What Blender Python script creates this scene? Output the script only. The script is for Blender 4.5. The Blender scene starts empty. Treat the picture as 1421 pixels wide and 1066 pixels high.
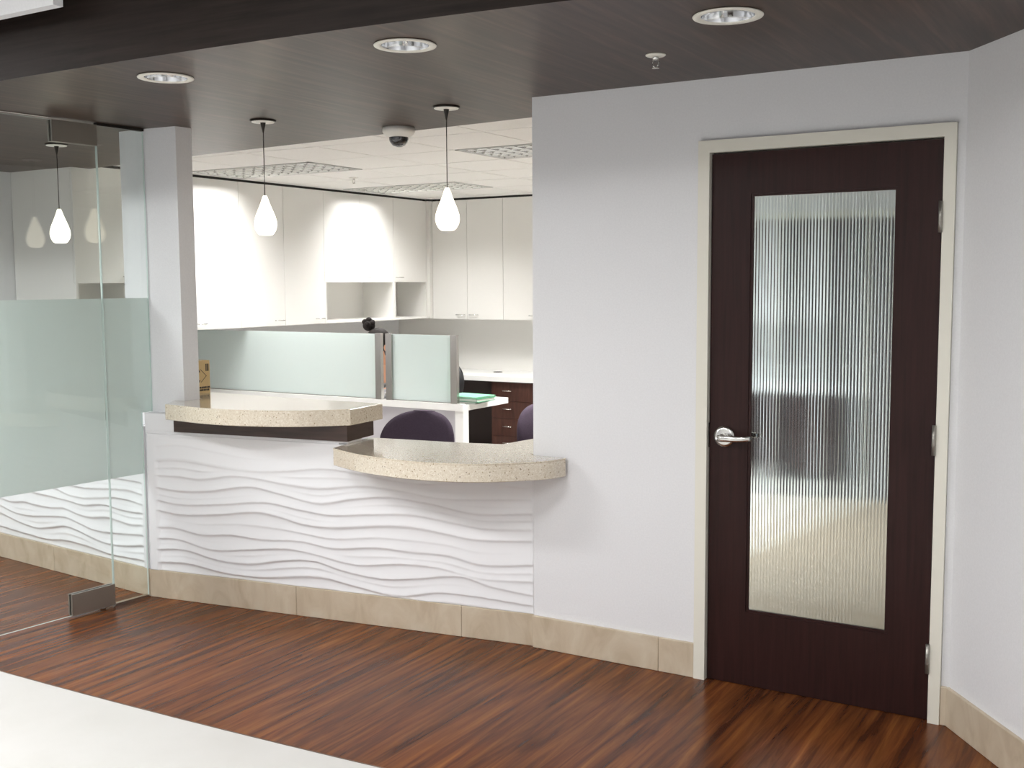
import bpy, bmesh, math, random
from mathutils import Vector, Matrix
random.seed(7)
C = bpy.context.scene.collection
S = bpy.context.scene
PI = math.pi

# ---------------------------------------------------------------- camera
FPX = 1517.3
CAM = Vector((2.3953, -4.1622, 1.63))
RT = Vector((0.85714464, 0.5150434, -0.00577555))
UP = Vector((-0.04228646, 0.08154021, 0.99577259))
FW = Vector((-0.51333704, 0.85327691, -0.09167112))
cd = bpy.data.cameras.new('camera')
cd.sensor_width = 36.0
cd.lens = FPX / 1421.0 * 36.0
cd.clip_start = 0.05
cam = bpy.data.objects.new('camera', cd)
C.objects.link(cam)
cam.matrix_world = Matrix(((RT.x, UP.x, -FW.x, CAM.x), (RT.y, UP.y, -FW.y, CAM.y), (RT.z, UP.z, -FW.z, CAM.z), (0, 0, 0, 1)))
S.camera = cam

# ---------------------------------------------------------------- world, exposure
w = bpy.data.worlds.new('world')
S.world = w
w.use_nodes = True
w.node_tree.nodes['Background'].inputs[0].default_value = (0.9, 0.95, 1.0, 1)
w.node_tree.nodes['Background'].inputs[1].default_value = 0.05
S.view_settings.view_transform = 'Standard'
S.view_settings.look = 'None'
S.view_settings.gamma = 1.0
S.view_settings.use_curve_mapping = False
S.view_settings.exposure = 0.28
S.cycles.use_denoising = True
S.cycles.max_bounces = 10
S.cycles.diffuse_bounces = 5
S.cycles.glossy_bounces = 5
S.cycles.transmission_bounces = 8
S.cycles.transparent_max_bounces = 16
S.cycles.caustics_reflective = False
S.cycles.caustics_refractive = False
S.cycles.sample_clamp_indirect = 6.0

OFFICE_W = 70.0      # each office troffer
LOBBY_W = 48.0       # each lobby troffer

# ---------------------------------------------------------------- pixel helpers (directions only; distance from the surface)
def ray(x, y): return FW + RT * ((x - 710.5) / FPX) - UP * ((y - 533.0) / FPX)
def atz(x, y, z):
    r = ray(x, y); return CAM + r * ((z - CAM.z) / r.z)
def onpl(x, y, p0, p1):
    r = ray(x, y); dx, dy = p1[0] - p0[0], p1[1] - p0[1]; n = (-dy, dx)
    t = (n[0] * (p0[0] - CAM.x) + n[1] * (p0[1] - CAM.y)) / (n[0] * r.x + n[1] * r.y)
    return CAM + r * t

# ---------------------------------------------------------------- materials
def newmat(name):
    m = bpy.data.materials.new(name); m.use_nodes = True
    nt = m.node_tree; return m, nt, nt.nodes['Principled BSDF']
def plain(name, col, rough=0.5, metal=0.0, emit=None, es=0.0, coat=0.0, spec=None):
    m, nt, b = newmat(name)
    b.inputs['Base Color'].default_value = (*col, 1); b.inputs['Roughness'].default_value = rough
    b.inputs['Metallic'].default_value = metal
    if coat: b.inputs['Coat Weight'].default_value = coat; b.inputs['Coat Roughness'].default_value = 0.1
    if spec is not None: b.inputs['Specular IOR Level'].default_value = spec
    if emit: b.inputs['Emission Color'].default_value = (*emit, 1); b.inputs['Emission Strength'].default_value = es
    return m
def N(nt, typ, **kw):
    n = nt.nodes.new(typ)
    for k, v in kw.items():
        if k in n.inputs: n.inputs[k].default_value = v
        else: setattr(n, k, v)
    return n
def coords(nt, scale=(1, 1, 1), rot=(0, 0, 0)):
    g = N(nt, 'ShaderNodeNewGeometry'); mp = N(nt, 'ShaderNodeMapping')
    mp.inputs['Scale'].default_value = scale; mp.inputs['Rotation'].default_value = rot
    nt.links.new(g.outputs['Position'], mp.inputs['Vector']); return mp.outputs[0]
def ramp(nt, fac, stops):
    r = N(nt, 'ShaderNodeValToRGB'); e = r.color_ramp.elements
    while len(e) < len(stops): e.new(0.5)
    for i, (p, c) in enumerate(stops): e[i].position = p; e[i].color = (*c, 1)
    nt.links.new(fac, r.inputs[0]); return r.outputs[0]
def noise_mat(name, stops, scale, mscale=(1, 1, 1), rough=0.5, detail=6, distortion=0.0, bump=0.0, coat=0.0, rot=(0, 0, 0), nrough=0.55, metal=0.0, spec=0.5):
    m, nt, b = newmat(name)
    v = coords(nt, mscale, rot)
    n = N(nt, 'ShaderNodeTexNoise', Scale=scale, Detail=detail, Distortion=distortion, Roughness=nrough)
    nt.links.new(v, n.inputs['Vector'])
    nt.links.new(ramp(nt, n.outputs['Fac'], stops), b.inputs['Base Color'])
    b.inputs['Roughness'].default_value = rough; b.inputs['Metallic'].default_value = metal; b.inputs['Specular IOR Level'].default_value = spec
    if coat: b.inputs['Coat Weight'].default_value = coat; b.inputs['Coat Roughness'].default_value = 0.12
    if bump:
        bp = N(nt, 'ShaderNodeBump', Strength=bump, Distance=0.002)
        nt.links.new(n.outputs['Fac'], bp.inputs['Height']); nt.links.new(bp.outputs[0], b.inputs['Normal'])
    return m

M = {}
M['paint'] = noise_mat('white_wall_paint', [(0.3, (0.76, 0.765, 0.78)), (0.7, (0.80, 0.805, 0.82))], 140, rough=0.62, detail=3, bump=0.12)
M['wave'] = plain('white_wave_panel', (0.83, 0.835, 0.85), 0.5)
M['cabinet'] = plain('white_laminate', (0.82, 0.812, 0.785), 0.4)
M['laminate'] = plain('white_worktop', (0.84, 0.84, 0.83), 0.3)
M['greylam'] = plain('pale_grey_laminate', (0.50, 0.485, 0.52), 0.45)
M['tile'] = noise_mat('ceiling_tile', [(0.35, (0.82, 0.81, 0.79)), (0.6, (0.86, 0.85, 0.835))], 90, rough=0.9, detail=4, bump=0.2)
M['grid'] = plain('ceiling_grid', (0.80, 0.79, 0.77), 0.5)
M['carpet'] = noise_mat('beige_floor', [(0.3, (0.50, 0.465, 0.42)), (0.7, (0.57, 0.54, 0.50))], 60, rough=0.8)
M['tanfloor'] = noise_mat('tan_floor', [(0.3, (0.27, 0.205, 0.145)), (0.7, (0.34, 0.265, 0.19))], 9, rough=0.5)
M['whitefloor'] = noise_mat('white_floor', [(0.3, (0.56, 0.55, 0.52)), (0.7, (0.60, 0.59, 0.565))], 3.0, rough=0.3, detail=5)
M['joint'] = plain('dark_floor_joint', (0.10, 0.055, 0.03), 0.5)

# wood floor: streaky reddish brown grain running away from the lobby
m, nt, b = newmat('red_brown_wood_floor')
v = coords(nt, (1.0, 0.05, 1.0), (0, 0, .06))
n1 = N(nt, 'ShaderNodeTexNoise', Scale=26.0, Detail=7.0, Roughness=0.62, Distortion=0.6); nt.links.new(v, n1.inputs['Vector'])
v2 = coords(nt, (1.0, 0.10, 1.0), (0, 0, .06))
n2 = N(nt, 'ShaderNodeTexNoise', Scale=9.0, Detail=4.0, Roughness=0.5, Distortion=1.2); nt.links.new(v2, n2.inputs['Vector'])
c1 = ramp(nt, n1.outputs['Fac'], [(0.30, (0.055, 0.017, 0.008)), (0.44, (0.102, 0.030, 0.0095)), (0.57, (0.166, 0.054, 0.0145)), (0.72, (0.25, 0.089, 0.022))])
c2 = ramp(nt, n2.outputs['Fac'], [(0.30, (0.55, 0.50, 0.50)), (0.46, (0.92, 0.92, 0.92)), (0.70, (1.2, 1.16, 1.1))])
mx = N(nt, 'ShaderNodeMix', data_type='RGBA', blend_type='MULTIPLY'); mx.inputs['Factor'].default_value = 1.0
nt.links.new(c1, mx.inputs['A']); nt.links.new(c2, mx.inputs['B']); nt.links.new(mx.outputs['Result'], b.inputs['Base Color'])
b.inputs['Roughness'].default_value = 0.27; b.inputs['Specular IOR Level'].default_value = 0.2
bp = N(nt, 'ShaderNodeBump', Strength=0.05, Distance=0.001); nt.links.new(n1.outputs['Fac'], bp.inputs['Height']); nt.links.new(bp.outputs[0], b.inputs['Normal'])
M['floorwood'] = m

M['soffit'] = noise_mat('dark_wood_veneer_ceiling', [(0.30, (0.027, 0.0145, 0.0105)), (0.52, (0.050, 0.0285, 0.021)), (0.72, (0.092, 0.055, 0.041))], 36, (1.0, 0.05, 1.0), rough=0.36, spec=0.2, detail=6, distortion=0.4)
M['fascia_shaded'] = noise_mat('shade_darkened_fascia_veneer', [(0.30, (0.012, 0.008, 0.0065)), (0.7, (0.024, 0.017, 0.014))], 60, (0.05, 0.05, 1.0), rough=0.5, spec=0.12, detail=5)  # soffit veneer darkened, so the front's dim light is in the colour
M['doorwood'] = noise_mat('espresso_door_veneer', [(0.3, (0.018, 0.0056, 0.0046)), (0.7, (0.032, 0.0105, 0.0088))], 70, (1, 1, 0.05), rough=0.42, spec=0.22, detail=6, distortion=0.3)
M['band'] = noise_mat('espresso_counter_band', [(0.3, (0.040, 0.022, 0.017)), (0.7, (0.075, 0.045, 0.036))], 60, (0.1, 0.1, 1.0), rough=0.35, detail=5)
M['drawer'] = noise_mat('walnut_drawer', [(0.3, (0.038, 0.014, 0.010)), (0.55, (0.062, 0.024, 0.017)), (0.75, (0.085, 0.036, 0.025))], 40, (1, 1, 0.1), rough=0.4, detail=6, distortion=0.8)
M['darkpanel'] = plain('dark_brown_panel', (0.035, 0.020, 0.018), 0.5)
M['cream'] = plain('cream_painted_steel', (0.78, 0.76, 0.67), 0.4)
M['steel'] = plain('brushed_steel', (0.50, 0.48, 0.45), 0.26, 1.0)
M['chrome'] = plain('polished_chrome', (0.85, 0.86, 0.86), 0.08, 1.0)
M['nickel'] = plain('satin_nickel', (0.70, 0.69, 0.66), 0.22, 1.0)
M['patch'] = plain('anodised_grey_patch', (0.36, 0.345, 0.31), 0.35, 0.8)
M['darkmetal'] = plain('dark_bronze', (0.03, 0.026, 0.022), 0.4, 0.6)
M['black'] = plain('black_plastic', (0.012, 0.012, 0.014), 0.35)
M['gap'] = plain('black_shadow_gap', (0.02, 0.018, 0.016), 0.8)  # painted-in shade for the strips between cabinet tops and ceiling
M['whiteplastic'] = plain('white_plastic', (0.80, 0.79, 0.75), 0.35)
M['smoke'] = plain('smoked_dome', (0.02, 0.02, 0.024), 0.06, 0.0, coat=1.0)
M['pendant'] = plain('lit_opal_glass', (0.95, 0.92, 0.82), 0.3, emit=(1.0, 0.90, 0.70), es=2.4)
M['tube'] = plain('fluorescent_lamp', (0.9, 0.9, 0.9), 0.5, emit=(1.0, 0.97, 0.90), es=6.0)
M['louver'] = plain('parabolic_louver_aluminium', (0.62, 0.62, 0.60), 0.25, 1.0)
M['troffertrim'] = plain('grey_troffer_trim', (0.45, 0.45, 0.44), 0.5)
M['troffer'] = plain('white_troffer_housing', (0.80, 0.80, 0.78), 0.4)
M['fabric'] = noise_mat('purple_grey_fabric', [(0.35, (0.050, 0.034, 0.056)), (0.65, (0.085, 0.060, 0.092))], 350, rough=0.95, detail=2, bump=0.3)
M['card'] = plain('tan_cardboard', (0.74, 0.56, 0.29), 0.8)
M['ink'] = plain('dark_print', (0.05, 0.045, 0.05), 0.8)
M['green'] = plain('green_folder', (0.035, 0.33, 0.16), 0.5)
M['greenlight'] = plain('pale_green_folder', (0.20, 0.58, 0.36), 0.5)
M['greybinder'] = plain('grey_binder', (0.42, 0.41, 0.43), 0.5)
M['paper'] = plain('paper', (0.85, 0.84, 0.80), 0.8)
M['skin'] = plain('skin', (0.56, 0.29, 0.18), 0.5)
M['hair'] = noise_mat('dark_hair', [(0.35, (0.008, 0.006, 0.006)), (0.7, (0.030, 0.024, 0.022))], 80, (1, 1, 0.4), rough=0.6, spec=0.12)
M['cloth'] = plain('black_top', (0.012, 0.012, 0.016), 0.9)
M['trouser'] = plain('dark_trousers', (0.02, 0.02, 0.03), 0.9)
M['lip'] = plain('lip', (0.40, 0.13, 0.11), 0.5)
M['eye'] = plain('eye', (0.03, 0.02, 0.015), 0.2)
M['mirror'] = plain('lamp_reflector', (0.80, 0.81, 0.82), 0.10, 1.0)
M['trimring'] = plain('white_trim_ring', (0.80, 0.78, 0.70), 0.4)

# speckled quartz counter
m, nt, b = newmat('speckled_beige_quartz')
v = coords(nt)
vo = N(nt, 'ShaderNodeTexVoronoi', Scale=210.0); nt.links.new(v, vo.inputs['Vector'])
cr = ramp(nt, vo.outputs['Color'], [(0.0, (0.64, 0.55, 0.42)), (0.55, (0.72, 0.64, 0.51)), (1.0, (0.83, 0.77, 0.66))])
vo2 = N(nt, 'ShaderNodeTexVoronoi', Scale=80.0); nt.links.new(v, vo2.inputs['Vector'])
lt = N(nt, 'ShaderNodeMath', operation='LESS_THAN'); lt.inputs[1].default_value = 0.215; nt.links.new(vo2.outputs['Distance'], lt.inputs[0])
sx = N(nt, 'ShaderNodeSeparateColor'); nt.links.new(vo2.outputs['Color'], sx.inputs[0])
gt = N(nt, 'ShaderNodeMath', operation='GREATER_THAN'); gt.inputs[1].default_value = 0.45; nt.links.new(sx.outputs[0], gt.inputs[0])
mu = N(nt, 'ShaderNodeMath', operation='MULTIPLY'); nt.links.new(lt.outputs[0], mu.inputs[0]); nt.links.new(gt.outputs[0], mu.inputs[1])
cs = ramp(nt, sx.outputs[1], [(0.0, (0.22, 0.15, 0.08)), (0.4, (0.38, 0.28, 0.15)), (0.7, (0.50, 0.42, 0.29)), (1.0, (0.16, 0.12, 0.09))])
mx = N(nt, 'ShaderNodeMix', data_type='RGBA'); nt.links.new(mu.outputs[0], mx.inputs['Factor']); nt.links.new(cr, mx.inputs['A']); nt.links.new(cs, mx.inputs['B'])
nt.links.new(mx.outputs['Result'], b.inputs['Base Color']); b.inputs['Roughness'].default_value = 0.14; b.inputs['Coat Weight'].default_value = 1.0; b.inputs['Coat Roughness'].default_value = 0.13
M['quartz'] = m

M['stone'] = noise_mat('beige_limestone', [(0.25, (0.46, 0.37, 0.26)), (0.5, (0.56, 0.47, 0.35)), (0.75, (0.63, 0.55, 0.43))], 7, (1.0, 1.0, 0.55), rough=0.38, detail=8, distortion=1.6)
M['stonegap'] = plain('stone_joint', (0.50, 0.43, 0.34), 0.8)

def glass_mat(name, tint, ior=1.5, strength=1.0):
    m = bpy.data.materials.new(name); m.use_nodes = True; nt = m.node_tree; nt.nodes.clear()
    o = N(nt, 'ShaderNodeOutputMaterial'); t = N(nt, 'ShaderNodeBsdfTransparent'); t.inputs[0].default_value = (*tint, 1)
    g = N(nt, 'ShaderNodeBsdfGlossy', Roughness=0.0)
    lw = N(nt, 'ShaderNodeLayerWeight'); lw.inputs['Blend'].default_value = 0.5
    # Schlick reflectance from the facing value
    p = N(nt, 'ShaderNodeMath', operation='POWER'); p.inputs[1].default_value = 5.0; nt.links.new(lw.outputs['Facing'], p.inputs[0])
    a = N(nt, 'ShaderNodeMath', operation='MULTIPLY_ADD'); a.inputs[1].default_value = 0.92 * strength; a.inputs[2].default_value = 0.045 * strength; nt.links.new(p.outputs[0], a.inputs[0])
    mixn = N(nt, 'ShaderNodeMixShader'); nt.links.new(a.outputs[0], mixn.inputs[0]); nt.links.new(t.outputs[0], mixn.inputs[1]); nt.links.new(g.outputs[0], mixn.inputs[2])
    nt.links.new(mixn.outputs[0], o.inputs[0]); return m
M['glass'] = glass_mat('clear_glass', (0.945, 0.972, 0.962))
def frosted_mat(name, tint, dif=0.62, trl=0.88, rough=0.35):
    m = bpy.data.materials.new(name); m.use_nodes = True; nt = m.node_tree; nt.nodes.clear()
    o = N(nt, 'ShaderNodeOutputMaterial')
    d = N(nt, 'ShaderNodeBsdfDiffuse'); d.inputs[0].default_value = (*tint, 1)
    t = N(nt, 'ShaderNodeBsdfTranslucent'); t.inputs[0].default_value = (*tint, 1)
    r = N(nt, 'ShaderNodeBsdfRefraction', Roughness=rough, IOR=1.25); r.inputs[0].default_value = (*tint, 1)
    m1 = N(nt, 'ShaderNodeMixShader'); m1.inputs[0].default_value = 1 - dif; nt.links.new(d.outputs[0], m1.inputs[1])
    m2 = N(nt, 'ShaderNodeMixShader'); m2.inputs[0].default_value = 1 - trl; nt.links.new(t.outputs[0], m2.inputs[1]); nt.links.new(r.outputs[0], m2.inputs[2])
    nt.links.new(m2.outputs[0], m1.inputs[2]); nt.links.new(m1.outputs[0], o.inputs[0]); return m
M['frost'] = frosted_mat('frosted_film', (0.93, 0.975, 0.96))
M['deskfrost'] = frosted_mat('frosted_desk_glass', (0.86, 0.93, 0.92), 0.45, 0.6)
M['glassedge'] = plain('green_glass_edge', (0.62, 0.73, 0.69), 0.12)
m = bpy.data.materials.new('reeded_glass'); m.use_nodes = True; nt = m.node_tree; nt.nodes.clear()
o = N(nt, 'ShaderNodeOutputMaterial'); g = N(nt, 'ShaderNodeBsdfGlass', Roughness=0.07, IOR=1.5); g.inputs[0].default_value = (0.90, 0.965, 0.99, 1)
nt.links.new(g.outputs[0], o.inputs[0]); M['reeded'] = m

# ---------------------------------------------------------------- mesh helpers
class MB:
    def __init__(s): s.bm = bmesh.new()
    def box(s, x0, x1, y0, y1, z0, z1, mi=0):
        v = [s.bm.verts.new(p) for p in ((x0,y0,z0),(x1,y0,z0),(x1,y1,z0),(x0,y1,z0),(x0,y0,z1),(x1,y0,z1),(x1,y1,z1),(x0,y1,z1))]
        for f in ((0,3,2,1),(4,5,6,7),(0,1,5,4),(1,2,6,5),(2,3,7,6),(3,0,4,7)):
            s.bm.faces.new([v[i] for i in f]).material_index = mi
        return s
    def prism(s, pts, z0, z1):
        n = len(pts)
        a = [s.bm.verts.new((p[0], p[1], z0)) for p in pts]; c = [s.bm.verts.new((p[0], p[1], z1)) for p in pts]
        s.bm.faces.new(a); s.bm.faces.new(c)
        for i in range(n): s.bm.faces.new((a[i], a[(i+1) % n], c[(i+1) % n], c[i]))
        bmesh.ops.recalc_face_normals(s.bm, faces=s.bm.faces[:]); return s
    def slab(s, pts, d):     # 3-D polygon extruded by vector d
        n = len(pts); d = Vector(d)
        a = [s.bm.verts.new(p) for p in pts]; c = [s.bm.verts.new(Vector(p) + d) for p in pts]
        s.bm.faces.new(a); s.bm.faces.new(c)
        for i in range(n): s.bm.faces.new((a[i], a[(i+1) % n], c[(i+1) % n], c[i]))
        bmesh.ops.recalc_face_normals(s.bm, faces=s.bm.faces[:]); return s
    def lathe(s, prof, seg=24, c=(0, 0, 0), close=False):
        rings = []
        for r, z in prof:
            if r < 1e-5: rings.append([s.bm.verts.new((c[0], c[1], c[2] + z))])
            else: rings.append([s.bm.verts.new((c[0] + r*math.cos(2*PI*i/seg), c[1] + r*math.sin(2*PI*i/seg), c[2] + z)) for i in range(seg)])
        for a, b in zip(rings[:-1], rings[1:]):
            for i in range(seg):
                j = (i+1) % seg
                if len(a) == 1 and len(b) == 1: continue
                if len(a) == 1: s.bm.faces.new((a[0], b[j], b[i]))
                elif len(b) == 1: s.bm.faces.new((a[i], a[j], b[0]))
                else: s.bm.faces.new((a[i], a[j], b[j], b[i]))
        for f in s.bm.faces: f.smooth = True
        return s
    def tube(s, pts, r, seg=10, flat=1.0):
        pts = [Vector(p) for p in pts]; rings = []
        rs = r if isinstance(r, (list, tuple)) else [r] * len(pts)
        for i, p in enumerate(pts):
            t = (pts[min(i+1, len(pts)-1)] - pts[max(i-1, 0)]).normalized()
            u = t.cross(Vector((0, 0, 1)));  u = Vector((1, 0, 0)) if u.length < 1e-3 else u.normalized()
            v = u.cross(t).normalized()
            rings.append([s.bm.verts.new(p + u*rs[i]*flat*math.cos(2*PI*k/seg) + v*rs[i]*math.sin(2*PI*k/seg)) for k in range(seg)])
        for a, b in zip(rings[:-1], rings[1:]):
            for k in range(seg):
                f = s.bm.faces.new((a[k], a[(k+1) % seg], b[(k+1) % seg], b[k])); f.smooth = True
        s.bm.faces.new(rings[0]); s.bm.faces.new(rings[-1])
        bmesh.ops.recalc_face_normals(s.bm, faces=s.bm.faces[:]); return s
    def ball(s, c, rx, ry, rz, seg=20, rot=None):
        mt = Matrix.Translation(c) @ (rot.to_matrix().to_4x4() if rot else Matrix()) @ Matrix.Diagonal((rx, ry, rz, 1))
        r = bmesh.ops.create_uvsphere(s.bm, u_segments=seg, v_segments=seg//2+2, radius=1, matrix=mt)
        for v in r['verts']:
            for f in v.link_faces: f.smooth = True
        return s
    def bevel(s, off, seg=2, ang=0.5):
        ed = [e for e in s.bm.edges if len(e.link_faces) == 2 and e.calc_face_angle(0) > ang]
        bmesh.ops.bevel(s.bm, geom=ed, offset=off, segments=seg, affect='EDGES', profile=0.5, clamp_overlap=True); return s
    def build(s, name, mat, parent=None, loc=None, rotz=0.0, label=None):
        me = bpy.data.meshes.new(name); s.bm.to_mesh(me); s.bm.free()
        for mm in (mat if isinstance(mat, list) else [mat]): me.materials.append(M[mm])
        o = bpy.data.objects.new(name, me); C.objects.link(o)
        if parent: o.parent = parent
        if loc is not None: o.location = loc
        o.rotation_euler.z = rotz
        if label: o['label'] = label
        return o
def thing(name, label, cat, loc=(0, 0, 0), rotz=0.0, group=None):
    o = bpy.data.objects.new(name, None); C.objects.link(o); o.location = loc; o.rotation_euler = (0, 0, rotz)
    o.empty_display_size = 0.1
    return tag(o, label, cat, group)
def tag(o, label, cat, group=None):
    o['label'] = label; o['category'] = cat
    if group: o['group'] = group
    return o
def struct(o): o['kind'] = 'structure'; return o
def sgroup(name):
    o = bpy.data.objects.new(name, None); C.objects.link(o); o.empty_display_size = 0.1; return struct(o)

# ================================================================ THE SETTING
Z_S = 2.427          # underside of the dark wood soffit
Z_O = 2.465          # office ceiling
Z_L = 2.95           # lobby ceiling
A0 = Vector((0.0, 0.0)); A1 = Vector((-2.137, -0.322))          # reception wall line
C1 = Vector((-4.63, -0.105))                                   # reception wall beyond the glass
D1 = Vector((1.757 + 0.61*5.2, -0.792*5.2))                     # slanted right wall
dA = (A1 - A0).normalized(); nA = Vector((dA.y, -dA.x))
if nA.y < 0: nA = -nA                                            # into the office
dC = (C1 - A1).normalized(); nC = Vector((-dC.y, dC.x))
if nC.y < 0: nC = -nC
def arc_floor(x): return -1.3465 + 0.0625*x + 0.0150*x*x if x > -2.0 else -1.4115 + 0.0025*(x+2.0)
def arc_soffit(x): return -1.428 + 0.062*x + 0.0290*x*x if x > -1.07 else -1.461

# floors
xs = [-6.0 + 0.25*i for i in range(int(9.0/0.25))]
front = [(x, arc_floor(x)) for x in xs if x <= 2.45]
front.append((2.56, -1.045))
wood = front + [(1.757, 0.06), (0.0, 0.06), (A1.x + nA.x*.06, A1.y + nA.y*.06), (C1.x, C1.y + .06), (-6.0, C1.y + .06)]
struct(MB().prism(wood, -0.02, 0.0).build('floor_wood', 'floorwood'))
strip = front + [(x, y - 0.006) for x, y in reversed(front)]
struct(MB().prism(strip, -0.02, 0.0008).build('floor_joint', 'joint'))
white = [(x, y - 0.006) for x, y in front] + [(6.5, -1.045), (6.5, -8.2), (-6.0, -8.2)]
struct(MB().prism(white, -0.02, 0.0).build('floor_lobby', 'whitefloor'))
struct(MB().prism([(-4.7, -0.3), (0, 0.02), (4.5, 0.02), (4.5, 6.2), (-4.7, 6.2)], -0.05, -0.021).build('floor_office', 'carpet'))
struct(MB().prism([(-4.63, 0.2), (-2.2, -.1), (0, .12), (0, 5.25), (-4.63, 5.25)], -0.0208, -0.002).build('floor_office_covering', 'carpet'))
struct(MB().prism([(0, .12), (4.4, .12), (4.4, 5.25), (0, 5.25)], -0.0208, -0.002).build('floor_passage', 'tanfloor'))

# soffit: a solid prism of dark veneer, curved front, straight back
sf = [(x, arc_soffit(x)) for x in [-6.0] + [-1.2 + 0.2*i for i in range(22)]]
xe, ye = sf[-1]
back = [(4.2, 0.12), (-0.02, 0.12), (-0.02, 0.47), (-2.74, 0.70), (-4.66, 0.93), (-6.0, 0.93)]
o = MB().prism(sf + [(4.2, ye)] + back, Z_S, Z_L).build('ceiling_soffit', ['soffit', 'fascia_shaded'])
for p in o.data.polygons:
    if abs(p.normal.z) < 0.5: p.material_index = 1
struct(o)
struct(MB().box(-6.0, 6.5, -8.2, 0.9, Z_L, Z_L + .05).build('ceiling_lobby', 'paint'))

# wall with the door (wall B) : solid pieces around the opening
DX0, DX1, DZ = 0.815, 1.687, 2.138          # door opening inside the frame
o = MB()
o.box(0.0, DX0 - 0.048, 0.0, 0.12, 0.0, Z_S).box(DX1 + 0.042, 1.757, 0.0, 0.12, 0.0, Z_S).box(DX0 - 0.048, DX1 + 0.042, 0.0, 0.12, DZ + 0.048, Z_S)
struct(o.build('wall_front', 'paint'))
struct(MB().prism([(1.757, 0.0), (D1.x, D1.y), (D1.x + .1, D1.y + .08), (1.857, 0.12), (1.757, 0.12)], 0.0, Z_L).build('wall_right', 'paint'))
struct(MB().prism([(1.757, 0.06), (6.5, 0.06), (6.5, 0.12), (1.757, 0.12)], 0.0, Z_L).build('wall_front_side', 'paint'))
# low reception walls
def wall_strip(P, Q, n, z0, z1, t0, t1):
    pts = [P + n*t0, Q + n*t0, Q + n*t1, P + n*t1]
    return MB().prism([(p.x, p.y) for p in pts], z0, z1)
WT = 0.02
struct(wall_strip(A0, A1, nA, 0.0, 0.868, WT, 0.13).build('wall_reception', 'paint'))
struct(wall_strip(A0 + dA*1.0, A1 - dA*0.0, nA, 0.8682, 0.8838, 0.0, 0.13).build('wall_reception_upstand', 'paint'))
struct(wall_strip(A1, C1, nC, 0.0, 0.905, WT, 0.13).build('wall_reception_inner', 'paint'))
struct(wall_strip(A0 + dA*.947, A0 + dA*1.0, nA, 0.8738, 0.8838, 0.0, 0.13).build('wall_reception_upstand_end', 'paint'))
# pier between the two openings
struct(MB().prism([(-2.333, -0.255), (-2.19, -0.262), (-1.931, -0.240), (-1.923, -0.143), (-2.20, -0.135), (-2.335, -0.145)], 0.868, Z_S).build('wall_pier', 'paint'))
# office shell
struct(MB().box(-4.74, -4.64, -0.2, 5.3, 0.0, 2.6).build('wall_office_left', 'paint'))
struct(MB().box(-4.64, -0.15, 5.2, 5.3, 0.0, 2.6).build('wall_office_back', 'cabinet'))
struct(MB().box(-0.15, -0.05, 4.15, 5.3, 0.0, 2.6).build('wall_office_return', 'paint'))
struct(MB().box(-0.05, 4.4, 4.15, 4.25, 0.0, 2.6).build('wall_office_back_right', 'paint'))
struct(MB().box(4.3, 4.4, 0.12, 4.2, 0.0, 2.6).build('wall_office_right', 'paint'))
# lobby shell
struct(MB().box(-6.1, -6.0, -8.2, 0.95, 0.0, Z_L).build('wall_left', 'paint'))
struct(MB().box(-6.1, 6.5, -8.3, -8.2, 0.0, Z_L).build('wall_back', 'paint'))
struct(MB().box(6.5, 6.6, -8.3, 0.1, 0.0, Z_L).build('wall_right_side', 'paint'))
struct(MB().box(-6.0, -4.74, -0.105, -0.0, 0.0, Z_S).build('wall_corridor', 'paint'))
# white bulkhead hanging in the lobby
struct(MB().box(-4.2, -1.035, -1.59, -1.55, 2.621, Z_L).build('ceiling_bulkhead', 'paint'))

# stone baseboards made of tiles
def baseboard(name, segs, h=0.15, n_gap=0.0014):
    root = sgroup(name)
    for P, Q, n, L in segs:
        P, Q = Vector(P), Vector(Q); ln = (Q - P).length; d = (Q - P) / ln
        wall_strip(P, Q, n, 0.0, h - .004, 0.006, WT).build('joint_backing', 'stonegap', root)
        s0 = 0.0
        while s0 < ln - 1e-4:
            s1 = min(s0 + L, ln)
            if ln - s1 < .08: s1 = ln
            wall_strip(P + d*(s0 + n_gap/2), P + d*(s1 - n_gap/2), n, 0.0, h, 0.0, WT - .004).bevel(.002, 1).build('stone_tile', 'stone', root)
            s0 = s1
    return root
baseboard('baseboard_reception', [(A1, A0, nA, 0.90)], 0.146)
nB = Vector((0, 1))
baseboard('baseboard_front', [((0.0, -0.015), (0.768, -0.015), nB, 0.61), ((1.728, -0.015), (1.752, -0.015), nB, 0.61)], 0.145)
dD = (D1 - Vector((1.757, 0))).normalized(); nD = Vector((-dD.y, dD.x))
if nD.x < 0: nD = -nD
baseboard('baseboard_right', [(Vector((1.757, 0.0)) - nD*.0145, D1 - nD*.0145, nD, 0.90)], 0.145)
baseboard('baseboard_reception_inner', [(A1, C1, nC, 0.90)], 0.146)

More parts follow.
